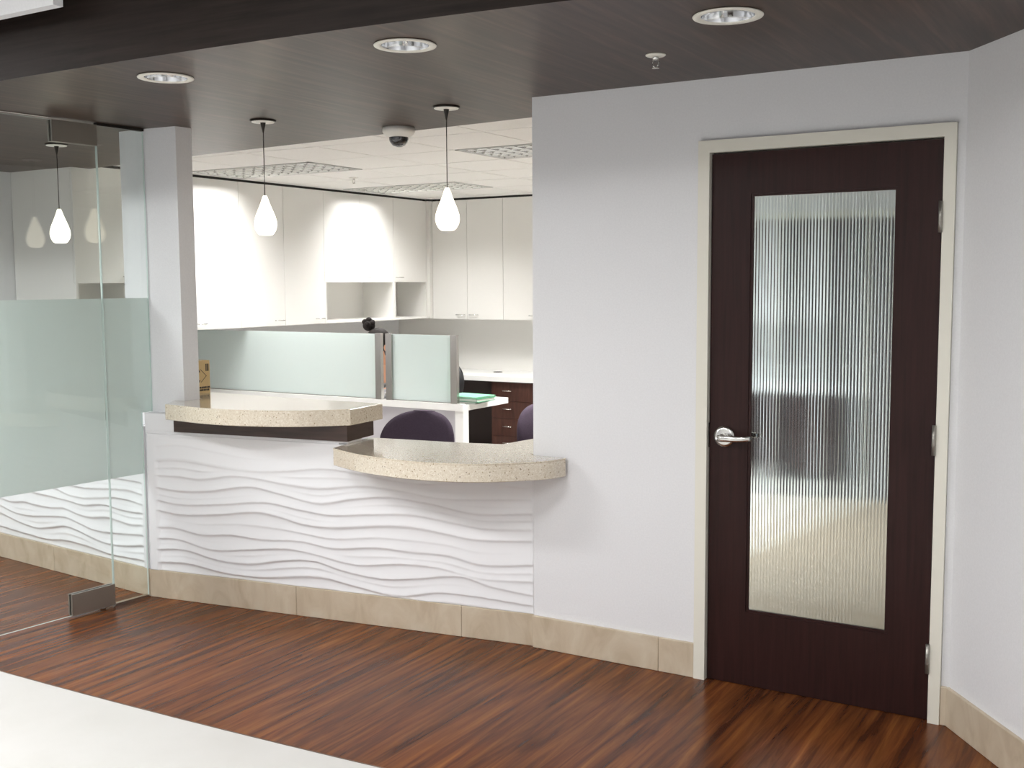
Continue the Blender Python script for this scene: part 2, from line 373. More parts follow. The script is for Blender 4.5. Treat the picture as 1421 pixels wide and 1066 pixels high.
# ---------------------------------------------------------------- office ceiling of lay-in tiles
root = sgroup('ceiling_office')
MB().box(-4.64, 4.4, 0.12, 5.3, Z_O + .14, Z_O + .16).build('backing', 'grid', root)
GX = [-4.5 + 0.6*i for i in range(0, 15)]; GY = [0.42 + 0.6*i for i in range(0, 9)]
trof = {(1, 2): 1, (1, 5): 1, (5, 2): 1, (5, 5): 0, (6, 3): 0, (9, 2): 0}
tro_cells = set()
for (i, j), k in trof.items(): tro_cells |= {(i, j), (i+1, j)}
tm = None
for i in range(len(GX) - 1):
    for j in range(len(GY) - 1):
        if (i, j) in tro_cells: continue
        if tm is None:
            t = MB().box(-.292, .292, -.292, .292, 0, .012).bevel(.006, 1).build('ceiling_panel', 'tile', root); tm = t.data
        else:
            t = bpy.data.objects.new('ceiling_panel', tm); C.objects.link(t); t.parent = root
        t.location = (GX[i] + .3, GY[j] + .3, Z_O + random.uniform(0, .0012))
g = MB()
fit = {}
for q_, (i, j) in enumerate(trof):
    fit[(i, j)] = fit[(i+1, j)] = q_
for i, x in enumerate(GX):
    for j in range(len(GY) - 1):
        l_, r_ = fit.get((i-1, j)), fit.get((i, j))
        if l_ is not None and l_ == r_: continue
        g.box(x - .012, x + .012, GY[j], GY[j+1], Z_O + .003, Z_O + .0125)
for y in GY: g.box(GX[0], GX[-1], y - .012, y + .012, Z_O + .0035, Z_O + .0125)
g.build('tee_grid', 'grid', root)

# recessed troffers with parabolic louvers
def troffer(x0, y0, label, z, watts, group, spread=150, louver=True, w_=1.19, d_=.59):
    t = thing('ceiling_troffer', label, 'ceiling light', (x0 + .6, y0 + .3, z), 0, group)
    hw, hd = w_/2, d_/2
    f = MB(); fz = -.003
    f.box(-hw, hw, -hd, -hd+.022, fz, .0028).box(-hw, hw, hd-.022, hd, fz, .0028).box(-hw, -hw+.022, -hd, hd, fz, .0028).box(hw-.022, hw, -hd, hd, fz, .0028)
    f.build('frame', 'troffertrim', t)
    MB().box(-hw, hw, -hd, hd, .115, .125).box(-hw, -hw+.004, -hd, hd, .012, .115).box(hw-.004, hw, -hd, hd, .012, .115).box(-hw, hw, -hd, -hd+.004, .012, .115).box(-hw, hw, hd-.004, hd, .012, .115).build('housing', 'troffer', t)
    if louver:
        l = MB()
        for i in range(1, 12):
            x = -hw + w_*i/12; l.slab([(x - .0015, -hd+.02, .001), (x + .0015, -hd+.02, .001), (x + .013, -hd+.02, .036), (x - .013, -hd+.02, .036)], (0, d_-.04, 0))
        for i in range(1, 6):
            y = -hd + d_*i/6; l.slab([(-hw+.02, y - .0015, .0012), (-hw+.02, y + .0015, .0012), (-hw+.02, y + .013, .0362), (-hw+.02, y - .013, .0362)], (w_-.04, 0, 0))
        l.build('louver', 'louver', t)
    if louver:
        e_ = MB()
        for sg in (-1, 1):
            xx = sg*(hw - .020); e_.slab([(xx - sg*.003, -hd+.02, -.0031), (xx - sg*.018, -hd+.02, .0362), (xx, -hd+.02, .0362), (xx, -hd+.02, -.0031)], (0, d_-.04, 0))
            yy = sg*(hd - .020); e_.slab([(-hw+.02, yy - sg*.003, -.0031), (-hw+.02, yy - sg*.018, .0364), (-hw+.02, yy, .0364), (-hw+.02, yy, -.0031)], (w_-.04, 0, 0))
        e_.build('louver_edge', 'louver', t)
    for k in (-.18, 0, .18):
        MB().tube([(-hw+.05, k, .085), (hw-.05, k, .085)], .016, 10).build('lamp_tube', 'tube', t)
    ld = bpy.data.lights.new('troffer_light', 'AREA'); ld.shape = 'RECTANGLE'; ld.size = w_ - .06; ld.size_y = d_ - .06
    ld.energy = watts; ld.color = (1.0, 0.985, 0.96) if louver else (0.985, 0.985, 1.0); ld.spread = math.radians(spread)
    lo = bpy.data.objects.new('troffer_light', ld); C.objects.link(lo); lo.parent = t; lo.location = (0, 0, .05)
    return t
troffer(GX[1], GY[2], 'louvered ceiling light above the tall white cabinet doors near the pier', Z_O, OFFICE_W, 'louvered office ceiling lights')
troffer(GX[1], GY[5], 'louvered ceiling light in the far office corner above the open niche cabinet', Z_O, OFFICE_W, 'louvered office ceiling lights')
troffer(GX[5], GY[2], 'louvered ceiling light beside the edge of the white door wall', Z_O, OFFICE_W, 'louvered office ceiling lights')
troffer(GX[5], GY[5], 'unseen added louvered light brightening the back office wall, behind the door wall', Z_O, OFFICE_W, 'louvered office ceiling lights')  # out of view, put here to brighten the right of the back wall
troffer(GX[6], GY[3], 'unseen added louvered light lifting the office brightness, right behind the door wall', Z_O, OFFICE_W, 'louvered office ceiling lights')  # extra hidden fixture, added to raise the office's ambient light
troffer(GX[9], GY[2], 'louvered ceiling light behind the reeded glass door', Z_O, OFFICE_W*.30, 'louvered office ceiling lights')
troffer(-1.2, -3.4, 'white ceiling light over the white lobby floor nearest the soffit', Z_L - .13, LOBBY_W, 'lobby ceiling lights', 170, False)
troffer(1.6, -3.4, 'white ceiling light over the lobby near the slanted wall', Z_L - .13, LOBBY_W*.6, 'lobby ceiling lights', 170, False)
troffer(-1.2, -6.2, 'white ceiling light far back on the left of the lobby', Z_L - .13, LOBBY_W, 'lobby ceiling lights', 170, False)
troffer(1.6, -6.2, 'white ceiling light far back on the right of the lobby', Z_L - .13, LOBBY_W, 'lobby ceiling lights', 170, False)
troffer(-4.0, -3.2, 'white ceiling light over the corridor beyond the glass door', Z_L - .13, LOBBY_W*2.5, 'lobby ceiling lights', 170, False)

# ---------------------------------------------------------------- door with reeded glass
d = sgroup('door_1')
fr = MB(); e = .047
fr.box(DX0-e, DX0, -.018, .135, 0, DZ).box(DX1, DX1+e-.006, -.018, .135, 0, DZ).box(DX0-e, DX1+e-.006, -.018, .135, DZ, DZ+e)
fr.build('door_frame', 'cream', d)
st = MB(); st.box(DX0, DX0+.014, .052, .09, 0, DZ-.014).box(DX1-.014, DX1, .052, .09, 0, DZ-.014).box(DX0, DX1, .052, .09, DZ-.014, DZ); st.build('door_stop', 'cream', d)
LX0, LX1, LZ0, LZ1 = DX0+.004, DX1-.006, .003, DZ-.006
GX0, GX1, GZ0, GZ1 = 0.978, 1.530, 0.306, 1.972
y0, y1 = .006, .050
leaf = bpy.data.objects.new('door_leaf', None); C.objects.link(leaf); leaf.parent = d
MB().box(LX0, GX0, y0, y1, LZ0, LZ1).bevel(.0015, 1).build('stile', 'doorwood', leaf)
MB().box(GX1, LX1, y0, y1, LZ0, LZ1).bevel(.0015, 1).build('stile', 'doorwood', leaf)
MB().box(GX0, GX1, y0, y1, LZ0, GZ0).build('rail', 'doorwood', leaf)
MB().box(GX0, GX1, y0, y1, GZ1, LZ1).build('rail', 'doorwood', leaf)
bd = MB(); q = .010
bd.box(GX0, GX0+q, y0+.004, y0+.016, GZ0, GZ1).box(GX1-q, GX1, y0+.004, y0+.016, GZ0, GZ1).box(GX0+q, GX1-q, y0+.004, y0+.016, GZ0, GZ0+q).box(GX0+q, GX1-q, y0+.004, y0+.016, GZ1-q, GZ1)
bd.build('glazing_bead', 'doorwood', leaf)
# reeded pane: convex vertical ribs on the lobby side
rb = MB(); nr = 44; sub = 6; px0, px1 = GX0 + .002, GX1 - .002; yb = .036; fl = []
for i in range(nr*sub + 1):
    u = i/(nr*sub); ph = (u*nr) % 1.0
    fl.append((px0 + (px1-px0)*u, .0265 - .0012*math.sin(PI*ph)))
a = [rb.bm.verts.new((x, y, GZ0)) for x, y in fl]; c_ = [rb.bm.verts.new((x, y, GZ1)) for x, y in fl]
for i in range(len(fl)-1):
    f = rb.bm.faces.new((a[i], a[i+1], c_[i+1], c_[i])); f.smooth = False
b0 = [rb.bm.verts.new(p) for p in ((px0, yb, GZ0), (px1, yb, GZ0), (px1, yb, GZ1), (px0, yb, GZ1))]
rb.bm.faces.new((b0[1], b0[0], b0[3], b0[2])); rb.bm.faces.new((b0[0], a[0], c_[0], b0[3])); rb.bm.faces.new((a[-1], b0[1], b0[2], c_[-1]))
rb.bm.faces.new([b0[0], b0[1]] + a[::-1]); rb.bm.faces.new([b0[3]] + c_ + [b0[2]])
rb.build('reeded_glass_pane', 'reeded', leaf, label='vertically ribbed translucent glass pane')
for hz in (1.857, 1.055, 0.243):
    h = MB(); h.tube([(LX1+.001, -.021, hz-.055), (LX1+.001, -.021, hz+.055)], .0075, 12); h.box(LX1-.0015, LX1+.0025, -.016, .03, hz-.05, hz+.05)
    for k in (-.018, .018): h.tube([(LX1+.001, -.021, hz+k-.0008), (LX1+.001, -.021, hz+k+.0008)], .0082, 12)
    h.build('hinge', 'patch', d)
hd = bpy.data.objects.new('door_handle', None); C.objects.link(hd); hd.parent = d; hd.location = (.883, y0, 1.013)
ro = MB().lathe([(0, 0), (.040, 0), (.043, .004), (.042, .009), (.030, .012), (0, .012)], 32); bmesh.ops.rotate(ro.bm, verts=ro.bm.verts, matrix=Matrix.Rotation(PI/2, 3, 'X')); ro.build('rose', 'nickel', hd)
MB().tube([(0, -.010, 0), (0, -.052, 0)], [.016, .0135], 16).build('neck', 'nickel', hd)
MB().tube([(-.012, -.050, -.002), (.005, -.056, -.001), (.03, -.060, 0), (.06, -.060, .0), (.09, -.054, .001), (.112, -.044, .002), (.120, -.036, .002)], [.012, .0145, .0135, .0125, .0115, .010, .008], 14, .55).build('lever', 'nickel', hd)
MB().tube([(-.0125, -.052, -.002), (-.0145, -.058, -.002)], .0055, 12).build('lock_cylinder', 'chrome', hd)
MB().tube([(0, .044, 0), (0, .09, 0), (.03, .1, 0), (.09, .1, 0), (.115, .085, 0)], [.014, .013, .012, .011, .009], 12, .6).build('inner_lever', 'nickel', hd)
MB().box(DX0-.0005, DX0+.0035, .004, .048, .965, 1.065).build('strike_plate', 'darkmetal', d)

# dark door at the back of the office
d2 = sgroup('door_2')
MB().box(0.02, 0.94, 4.12, 4.149, 0.0, 2.1).build('door_leaf', 'doorwood', d2)
MB().box(-.02, .02, 4.105, 4.149, 0, 2.1).box(.94, .98, 4.105, 4.149, 0, 2.1).box(-.02, .98, 4.105, 4.149, 2.1, 2.15).build('door_frame', 'cream', d2)
MB().tube([(.60, 4.12, 1.0), (.60, 4.07, 1.0), (.50, 4.06, 1.0)], .009, 8).build('door_handle', 'nickel', d2)

# ================================================================ WAVE PANELS
CA = [  # creases traced in a 2.292x enlargement whose corner lies at (180,540)
 [(65,145),(150,140),(250,160),(400,190),(550,175),(680,170),(900,215),(1290,260)],
 [(65,228),(160,228),(260,245),(380,262),(500,262),(600,255),(680,262),(900,300),(1100,300),(1290,318)],
 [(68,275),(150,278),(220,288),(320,278),(400,285),(500,305),(600,318),(740,310),(860,325),(1000,350),(1290,352)],
 [(70,310),(160,325),(250,325),(380,312),(480,335),(600,365),(700,352),(820,345),(950,365),(1100,398),(1290,398)],
 [(72,350),(160,368),(280,368),(430,362),(540,385),(640,402),(760,400),(900,402),(1020,425),(1130,445),(1290,450)],
 [(75,382),(160,400),(280,400),(400,392),(470,405),(550,430),(640,440),(800,435),(900,440),(1000,460),(1100,480),(1290,485)],
 [(75,440),(140,442),(230,465),(320,465),(420,480),(540,485),(650,508),(780,505),(900,520),(1010,530),(1120,560),(1290,560)],
 [(80,475),(150,478),(260,512),(380,512),(500,510),(580,525),(720,560),(860,558),(980,570),(1120,605),(1290,615)],
 [(80,510),(170,512),(280,545),(380,558),(480,548),(580,548),(680,580),(800,605),(900,605),(1050,598),(1150,630),(1290,660)],
 [(80,550),(180,555),(300,585),(420,600),(600,600),(720,630),(850,660),(1000,650),(1290,692)]]
CC = [  # the same for the panel seen through the glass, 5.92x, corner at (0,600)
 [(0,380),(300,330),(600,345),(900,370),(1140,410)],
 [(0,430),(300,400),(600,440),(700,458),(870,465),(960,468),(1060,480),(1140,505)],
 [(0,420),(240,400),(455,465),(560,515),(680,540),(800,540),(930,537),(1040,555),(1145,590)],
 [(0,470),(140,460),(270,495),(420,530),(560,565),(680,600),(790,595),(870,600),(960,630),(1060,655),(1150,665)],
 [(0,540),(90,570),(190,570),(300,600),(420,620),(520,625),(640,675),(740,700),(870,700),(960,725),(1060,760),(1160,765)],
 [(0,600),(120,660),(240,685),(400,688),(540,700),(640,745),(760,800),(900,825),(1160,845)],
 [(0,660),(150,735),(300,785),(400,782),(520,770),(620,800),(740,860),(860,910),(1000,932),(1170,930)],
 [(0,770),(200,830),(400,880),(520,885),(700,930),(900,1000),(1170,1050)]]
def crease_fn(pts):
    pts = sorted(pts); us = [p[0] for p in pts]; zs = [p[1] for p in pts]; n = len(us)
    ms = []
    for i in range(n):
        a, b_ = max(i-1, 0), min(i+1, n-1); ms.append((zs[b_]-zs[a]) / max(us[b_]-us[a], 1e-6))
    def f(u):
        if u <= us[0]: return zs[0]
        if u >= us[-1]: return zs[-1]
        i = max(k for k in range(n-1) if us[k] <= u); h = us[i+1]-us[i]; t = (u-us[i])/h
        return (2*t**3-3*t*t+1)*zs[i] + (t**3-2*t*t+t)*h*ms[i] + (-2*t**3+3*t*t)*zs[i+1] + (t**3-t*t)*h*ms[i+1]
    return f
def sm(a, b, x):
    t = min(max((x-a)/(b-a), 0), 1); return t*t*(3-2*t)
def wave_panel(P, Q, n, traces, sc, org, u0, u1, z0, z1, label, fade, nu, nv, amp=.012, border=None):
    d_ = (Q - P).normalized(); fs = []
    for tr in traces:
        pts = []
        for x, y in tr:
            X = onpl(org[0] + x/sc, org[1] + y/sc, P, Q); pts.append(((Vector((X.x, X.y)) - P).dot(d_), X.z))
        fs.append(crease_fn(pts))
    mb = MB(); grid = []
    for i in range(nu+1):
        u = u0 + (u1-u0)*i/nu; zc = sorted([f(u) for f in fs], reverse=True)
        # keep neighbours from crossing, add secondary soft ripples half way
        cr = [z1 + .06] + zc + [z0 - .05]; col = []
        for j in range(nv+1):
            z = z0 + (z1-z0)*j/nv; k = 0
            while k < len(cr)-2 and z < cr[k+1]: k += 1
            gap = max(cr[k]-cr[k+1], 1e-4); t = (cr[k]-z)/gap      # 0 just under the upper crease, 1 at the lower one
            A = amp * min(1.0, gap/.075) * fade(u, z)
            # crest at every crease; below it the face falls back sharply, then swells out to the next crest
            tt = min(max(t, 0.0), 1.0)**.52
            dep = A*math.sin(PI*tt)
            # wide gaps carry a fainter crest that comes and goes along the panel
            wgt = sm(.045, .085, gap) * (.5 + .5*math.sin(2.6*u + 1.9*k)) * sm(0, .04, min(t, 1-t) + .02)
            t2 = (t - .06*math.sin(2.1*u + k))*2
            t2 = t2 - math.floor(t2)
            dep = dep*(1 - .55*wgt) + .55*wgt*A*.9*math.sin(PI*t2**.52)
            edge = 1.0
            if border: edge = sm(0, .012, u - border[0]) * sm(0, .012, border[1] - u) * sm(0, .02, z1 - border[2] - z)
            off = dep*edge
            p = P + d_*u + n*off
            col.append(mb.bm.verts.new((p.x, p.y, z)))
        grid.append(col)
    for i in range(nu):
        for j in range(nv):
            f = mb.bm.faces.new((grid[i][j], grid[i+1][j], grid[i+1][j+1], grid[i][j+1])); f.smooth = True
    # rim back to the wall
    rim = [grid[i][0] for i in range(nu+1)] + [grid[nu][j] for j in range(1, nv+1)] + [grid[i][nv] for i in range(nu-1, -1, -1)] + [grid[0][j] for j in range(nv-1, 0, -1)]
    bk = []
    for v_ in rim:
        s = (Vector((v_.co.x, v_.co.y)) - P).dot(d_); p = P + d_*s + n*(WT - .0005); bk.append(mb.bm.verts.new((p.x, p.y, v_.co.z)))
    for i in range(len(rim)):
        j = (i+1) % len(rim); mb.bm.faces.new((rim[i], bk[i], bk[j], rim[j]))
    bmesh.ops.recalc_face_normals(mb.bm, faces=mb.bm.faces[:])
    o = mb.build('wave_panel', 'wave'); tag(o, label, 'wall panel', 'wave relief panels under the reception counter'); return o
LA = (A1 - A0).length
def fadeA(u, z): return (0.25 + .75*sm(.86, .55, z)) * (0.62 + .38*sm(.2, 1.4, u))
wave_panel(A0, A1, nA, CA, 2.292, (180, 540), 0.0, LA - .0, .1465, .8675, 'white wave-relief panel below the two stone counters, right of the glass', fadeA, 200, 180, border=(.0, LA - .055, .0))
LC = (C1 - A1).length
def fadeC(u, z): return 1.0
wave_panel(A1, C1, nC, CC, 5.92, (0, 600), 0.012, 1.75, .1465, .90, 'white wave-relief panel seen through the glass door', fadeC, 150, 170, amp=.013, border=(.05, 9, .0))
# flat end stile of the front panel up to the ledge
pl = wall_strip(A1 - dA*.193, A1, nA, .8842, .973, 0.0, .06).build('panel_ledge', 'wave')
tag(pl, 'small flat white ledge block beside the pier under the high counter', 'ledge')

# ================================================================ COUNTERS
def smooth_poly(pts, per=6):
    out = []
    for i in range(len(pts)-1):
        p0, p1, p2, p3 = pts[max(i-1, 0)], pts[i], pts[i+1], pts[min(i+2, len(pts)-1)]
        for k in range(per):
            t = k/per
            out.append(tuple(.5*((2*p1[c])+(-p0[c]+p2[c])*t+(2*p0[c]-5*p1[c]+4*p2[c]-p3[c])*t*t+(-p0[c]+3*p1[c]-3*p2[c]+p3[c])*t**3) for c in (0, 1)))
    out.append(tuple(pts[-1])); return out
ZH, ZHB = 1.040, 0.962
def P2(x, y, z): p = atz(x, y, z); return (p.x, p.y)
hf = smooth_poly([P2(229, 561, ZH), P2(290, 567, ZH), P2(350, 569.5, ZH), P2(415, 570, ZH), P2(486, 568, ZH)])
# high counter: front curve, right end, straight back behind the pier
hp = hf + [P2(531, 560, ZH), (-1.6, 0.12), (-2.38, 0.16), (-2.42, -0.12), (-2.338, -0.12), (-2.338, -.13), (-1.918, -.13), (-1.926, -.2445), (-1.99, -.2495)]
t = thing('high_reception_counter', 'thick speckled beige stone counter slab over a dark band, beside the pier', 'counter', (0, 0, 0))
MB().prism(hp, ZHB, ZH).bevel(.003, 1, 0.9).build('stone_slab', 'quartz', t)
wall_strip(A0 + dA*.945, A0 + dA*1.967, nA, .884, ZHB, -.012, .24).build('dark_band', 'band', t)
# low counter
ZL, ZLB = .873, .792
lf = smooth_poly([P2(462, 622, ZL), P2(500, 631, ZL), P2(560, 639, ZL), P2(620, 643, ZL), P2(680, 643.5, ZL), P2(740, 641, ZL), (.150, -.10), (.172, -.0155)])
lp = lf + [(.0, -.0155), (-.012, 0.0), (-.012, .45), (-.245, .45), P2(697, 616.6, ZL), P2(633, 614, ZL), P2(512, 607, ZL)]
t = thing('low_reception_counter', 'thick speckled beige stone counter slab, the lower one against the door wall edge', 'counter', (0, 0, 0))
MB().prism(lp, .868 + .0002, ZL).build('slab_top', 'quartz', t)
# the overhang in front of the wall is thick; over the wall it rests on the wall head
lower = lf + [(.0, -.0155), (-.012, .018 - .0)]
q0 = A0 + nA*(-.0035); q1 = A0 + dA*.95 - nA*.0035
MB().prism(lf + [(.0, -.0155), (q0.x - .02, q0.y - .006), (q1.x, q1.y)], ZLB, .868).bevel(.003, 1, 0.9).build('stone_slab', 'quartz', t)
# counter beyond the glass
t = thing('inner_reception_counter', 'beige stone counter blurred behind the frosted glass door', 'counter', (0, 0, 0))
ip = [A1 + dC*s - nC*o_ for s, o_ in ((.32, .10), (.6, .17), (.9, .20), (1.25, .17), (1.55, .08))]
ip = smooth_poly([(p.x, p.y) for p in ip], 5)
e0 = A1 + dC*1.55 + nC*.30; e1 = A1 + dC*.32 + nC*.30
MB().prism(ip + [(e0.x, e0.y), (e1.x, e1.y)], ZHB, ZH).build('stone_slab', 'quartz', t)
ib = [A1 + dC*s - nC*o_ for s, o_ in ((.38, .06), (.62, .12), (.9, .15), (1.22, .12), (1.48, .04))]
e0 = A1 + dC*1.48 + nC*.2; e1 = A1 + dC*.38 + nC*.2
MB().prism([(p.x, p.y) for p in ib] + [(e0.x, e0.y), (e1.x, e1.y)], .9055, ZHB).build('dark_band', 'band', t)

# cardboard box on the high counter behind the pier
bx = thing('cardboard_box', 'small tan cardboard box with dark arrow print on the high counter behind the pier', 'box', (-2.215, .075, ZH))
MB().box(-.08, .08, -.058, .058, 0, .178).bevel(.002, 1).build('carton', 'card', bx)
MB().box(-.078, .078, -.006, .006, .178, .1785).build('tape', 'paper', bx)
xf = .0806
pr_ = MB()
def tri(*pts): pr_.slab([(xf - .0005, y, z) for y, z in pts], (.0006, 0, 0))
tri((-.045, .116), (-.012, .116), (-.028, .146)); tri((-.045, .072), (-.012, .072), (-.028, .047))
tri((-.012, .131), (-.008, .131), (.034, .094), (.030, .094)); tri((.030, .094), (.034, .094), (-.006, .060), (-.010, .060))
pr_.build('arrow_print', 'ink', bx)
pt = MB()
pt2 = MB()
for r in range(2):
    y = -.045
    while y < .045:
        w_ = random.uniform(.006, .012); pt2.box(xf - .0005, xf + .0002, y, y + w_, .012 + r*.014, .022 + r*.014); y += w_ + .003
pt2.build('lettering', 'ink', bx)
for k in range(3): pt.box(xf - .0005, xf + .0002, .028 + k*.008, .033 + k*.008, .120, .160)
pt.build('lettering', 'ink', bx)

# ================================================================ GLASS
G0 = Vector((-2.150, -0.262)); Gd = (Vector((-2.215, -1.11)) - Vector((-2.150, -.28))).normalized(); Gn = Vector((Gd.y, -Gd.x))
if Gn.x < 0: Gn = -Gn
def gpt(s, z, o_=0.0): p = G0 + Gd*s + Gn*o_; return (p.x, p.y, z)
TG = .010
def pane(name, poly, parent, mat, o_=0.0, th=TG, edge=True):
    mb = MB().slab([gpt(s, z, o_) for s, z in poly], (Gn.x*th, Gn.y*th, 0))
    o = mb.build(name, [mat, 'glassedge'] if edge else mat, parent)
    if edge:
        for p in o.data.polygons:
            if abs(p.normal.x*Gn.x + p.normal.y*Gn.y) < .5: p.material_index = 1
    return o
FB, FT = .655, 1.566        # frosted band
SJ = .272                   # joint between side panel and door
sp = thing('glass_side_panel', 'narrow fixed glass strip with frosted band between glass door and pier', 'glass panel', (0, 0, 0))
zb = .004
pane('clear_pane', [(.066, zb), (SJ - .003, zb), (SJ - .003, Z_S - .012), (.003, Z_S - .012), (.003, .975), (.066, .975)], sp, 'glass')
pane('frosted_film', [(.066, FB), (SJ - .004, FB), (SJ - .004, FT), (.003, FT), (.003, .975), (.066, .975)], sp, 'frost', -.0016, .0012, False)
MB().slab([gpt(.003, Z_S - .014, -.008), gpt(SJ, Z_S - .014, -.008), gpt(SJ, Z_S, -.008), gpt(.003, Z_S, -.008)], (Gn.x*.026, Gn.y*.026, 0)).build('top_channel', 'darkmetal', sp)
MB().slab([gpt(.070, 0, -.008), gpt(SJ, 0, -.008), gpt(SJ, .014, -.008), gpt(.070, .014, -.008)], (Gn.x*.026, Gn.y*.026, 0)).build('floor_channel', 'steel', sp)
gd = thing('glass_door', 'frameless glass door with a frosted band and steel corner fittings', 'glass door', (0, 0, 0))
S2 = 1.25
pane('clear_pane', [(SJ + .003, .010), (S2, .010), (S2, Z_S - .012), (SJ + .003, Z_S - .012)], gd, 'glass')
pane('frosted_film', [(SJ + .004, FB), (S2 - .001, FB), (S2 - .001, FT), (SJ + .004, FT)], gd, 'frost', -.0016, .0012, False)
for z0_, z1_, nm in ((.012, .118, 'bottom_patch_fitting'), (Z_S - .114, Z_S - .012, 'top_patch_fitting')):
    mb = MB()
    for o_ in (-.013, TG + .001): mb.slab([gpt(SJ + .004, z0_, o_), gpt(SJ + .245, z0_, o_), gpt(SJ + .245, z1_, o_), gpt(SJ + .004, z1_, o_)], (Gn.x*.012, Gn.y*.012, 0))
    mb.build(nm, 'patch', gd)
MB().lathe([(0, 0), (.014, 0), (.014, .014), (0, .014)], 16, gpt(SJ + .065, 0.0, .005)).build('floor_pivot', 'steel', gd)
MB().slab([gpt(SJ + .245, Z_S - .004, -.008), gpt(S2, Z_S - .004, -.008), gpt(S2, Z_S, -.008), gpt(SJ + .245, Z_S, -.008)], (Gn.x*.026, Gn.y*.026, 0)).build('head_seal', 'steel', gd)

# ================================================================ CEILING FIXTURES
def pendant(x, y, label):
    t = thing('pendant_lamp', label, 'pendant lamp', (x, y, Z_S), 0, 'teardrop pendant lamps over the reception counter')
    MB().lathe([(0, 0), (.062, 0), (.062, -.006), (.058, -.008), (0, -.008)], 32).build('canopy', 'darkmetal', t)
    MB().lathe([(.056, -.008), (.054, -.011), (0, -.012)], 32).build('canopy_plate', 'whiteplastic', t)
    MB().lathe([(.013, -.012), (.011, -.025), (.006, -.045), (.003, -.06), (0, -.06)], 16).build('cord_grip', 'darkmetal', t)
    MB().tube([(0, 0, -.05), (0, 0, -.362)], .0022, 6).build('cord', 'darkmetal', t)
    z = -.362; g = [(.0, 0), (.009, -.001), (.014, -.012), (.022, -.036), (.034, -.066), (.047, -.098), (.0545, -.125), (.0555, -.145), (.051, -.165), (.041, -.183), (.030, -.192), (.026, -.193)]
    MB().lathe([(r, z + q) for r, q in g] + [(.02, z - .185), (0, z - .182)], 28).build('glass_shade', 'pendant', t)
    return t
pendant(-1.428, -.143, 'lit teardrop pendant lamp left over the high stone counter')
pendant(-.448, .002, 'lit teardrop pendant lamp right over the low stone counter')
pendant(-3.028, -.115, 'lit teardrop pendant lamp hanging beyond the glass door')

def downlight(x, y, label):
    t = thing('recessed_downlight', label, 'downlight', (x, y, Z_S), 0, 'unlit recessed downlights in the wood soffit')
    MB().lathe([(.092, 0), (.104, -.001), (.106, -.003), (.104, -.006), (.084, -.006), (.080, -.003), (.080, 0)], 40).build('trim_ring', 'trimring', t)
    mb = MB().lathe([(.080, -.003), (.079, .0), (.077, .03), (.070, .07), (.052, .105), (.03, .115), (0, .116)], 40); mb.build('reflector', 'mirror', t)
    MB().lathe([(0, .03), (.012, .034), (.02, .05), (.022, .07), (.014, .095), (.014, .112), (0, .112)], 16).build('bulb', 'whiteplastic', t)
    return t
dls = [(-.951, -1.167, 'recessed downlight with steel reflector nearest the glass door'), (.164, -1.134, 'recessed downlight with steel reflector, middle of the three'), (1.221, -.943, 'recessed downlight with steel reflector above the brown door')]
for x, y, l in dls: downlight(x, y, l)
# cut the can openings in the soffit
sof = bpy.data.objects['ceiling_soffit']
def cut(target, cutter_mb):
    c = cutter_mb.build('cutter', 'soffit'); md = target.modifiers.new('cut', 'BOOLEAN'); md.object = c; md.operation = 'DIFFERENCE'; md.solver = 'EXACT'
    dg = bpy.context.evaluated_depsgraph_get(); me = bpy.data.meshes.new_from_object(target.evaluated_get(dg)); target.modifiers.remove(md)
    target.data = me; bpy.data.objects.remove(c)
for x, y, l in dls:
    mb = MB(); seg = 32; mb.prism([(x + .0935*math.cos(2*PI*k/seg), y + .0935*math.sin(2*PI*k/seg)) for k in range(seg)], Z_S - .05, Z_S + .13); cut(sof, mb)

def sprinkler(x, y, z, label, plate):
    t = thing('sprinkler_head', label, 'sprinkler', (x, y, z), 0, 'fire sprinkler heads')
    MB().lathe([(.012, -.003), (.030, -.002), (.036, 0), (.036, -.003), (.030, -.006), (.012, -.008)], 24).build('escutcheon', plate, t)
    MB().lathe([(0, 0), (.010, 0), (.010, -.016), (.006, -.018), (0, -.018)], 14).build('stem', 'nickel', t)
    for s in (-1, 1): MB().tube([(s*.007, 0, -.014), (s*.013, 0, -.026), (s*.010, 0, -.036), (s*.002, 0, -.044)], .0024, 6).build('frame_arm', 'nickel', t)
    MB().lathe([(0, -.044), (.013, -.045), (.013, -.047), (0, -.047)], 16).build('deflector', 'nickel', t)
    return t
sprinkler(.807, -.53, Z_S, 'small metal sprinkler head in the dark wood soffit', 'trimring')
sprinkler(-3.15, 2.66, Z_O, 'small metal sprinkler head in the white office ceiling', 'whiteplastic')

t = thing('dome_camera', 'white security dome camera with smoked dome on the soffit edge', 'security camera', (-1.03, .42, Z_S))
MB().lathe([(0, 0), (.082, 0), (.083, -.022), (.080, -.028), (.074, -.034), (.062, -.044), (.052, -.050), (0, -.050)], 36).build('housing', 'whiteplastic', t)
MB().lathe([(.050, -.049), (.0495, -.062), (.044, -.076), (.032, -.090), (.016, -.097), (0, -.099)], 28).build('dome', 'smoke', t)

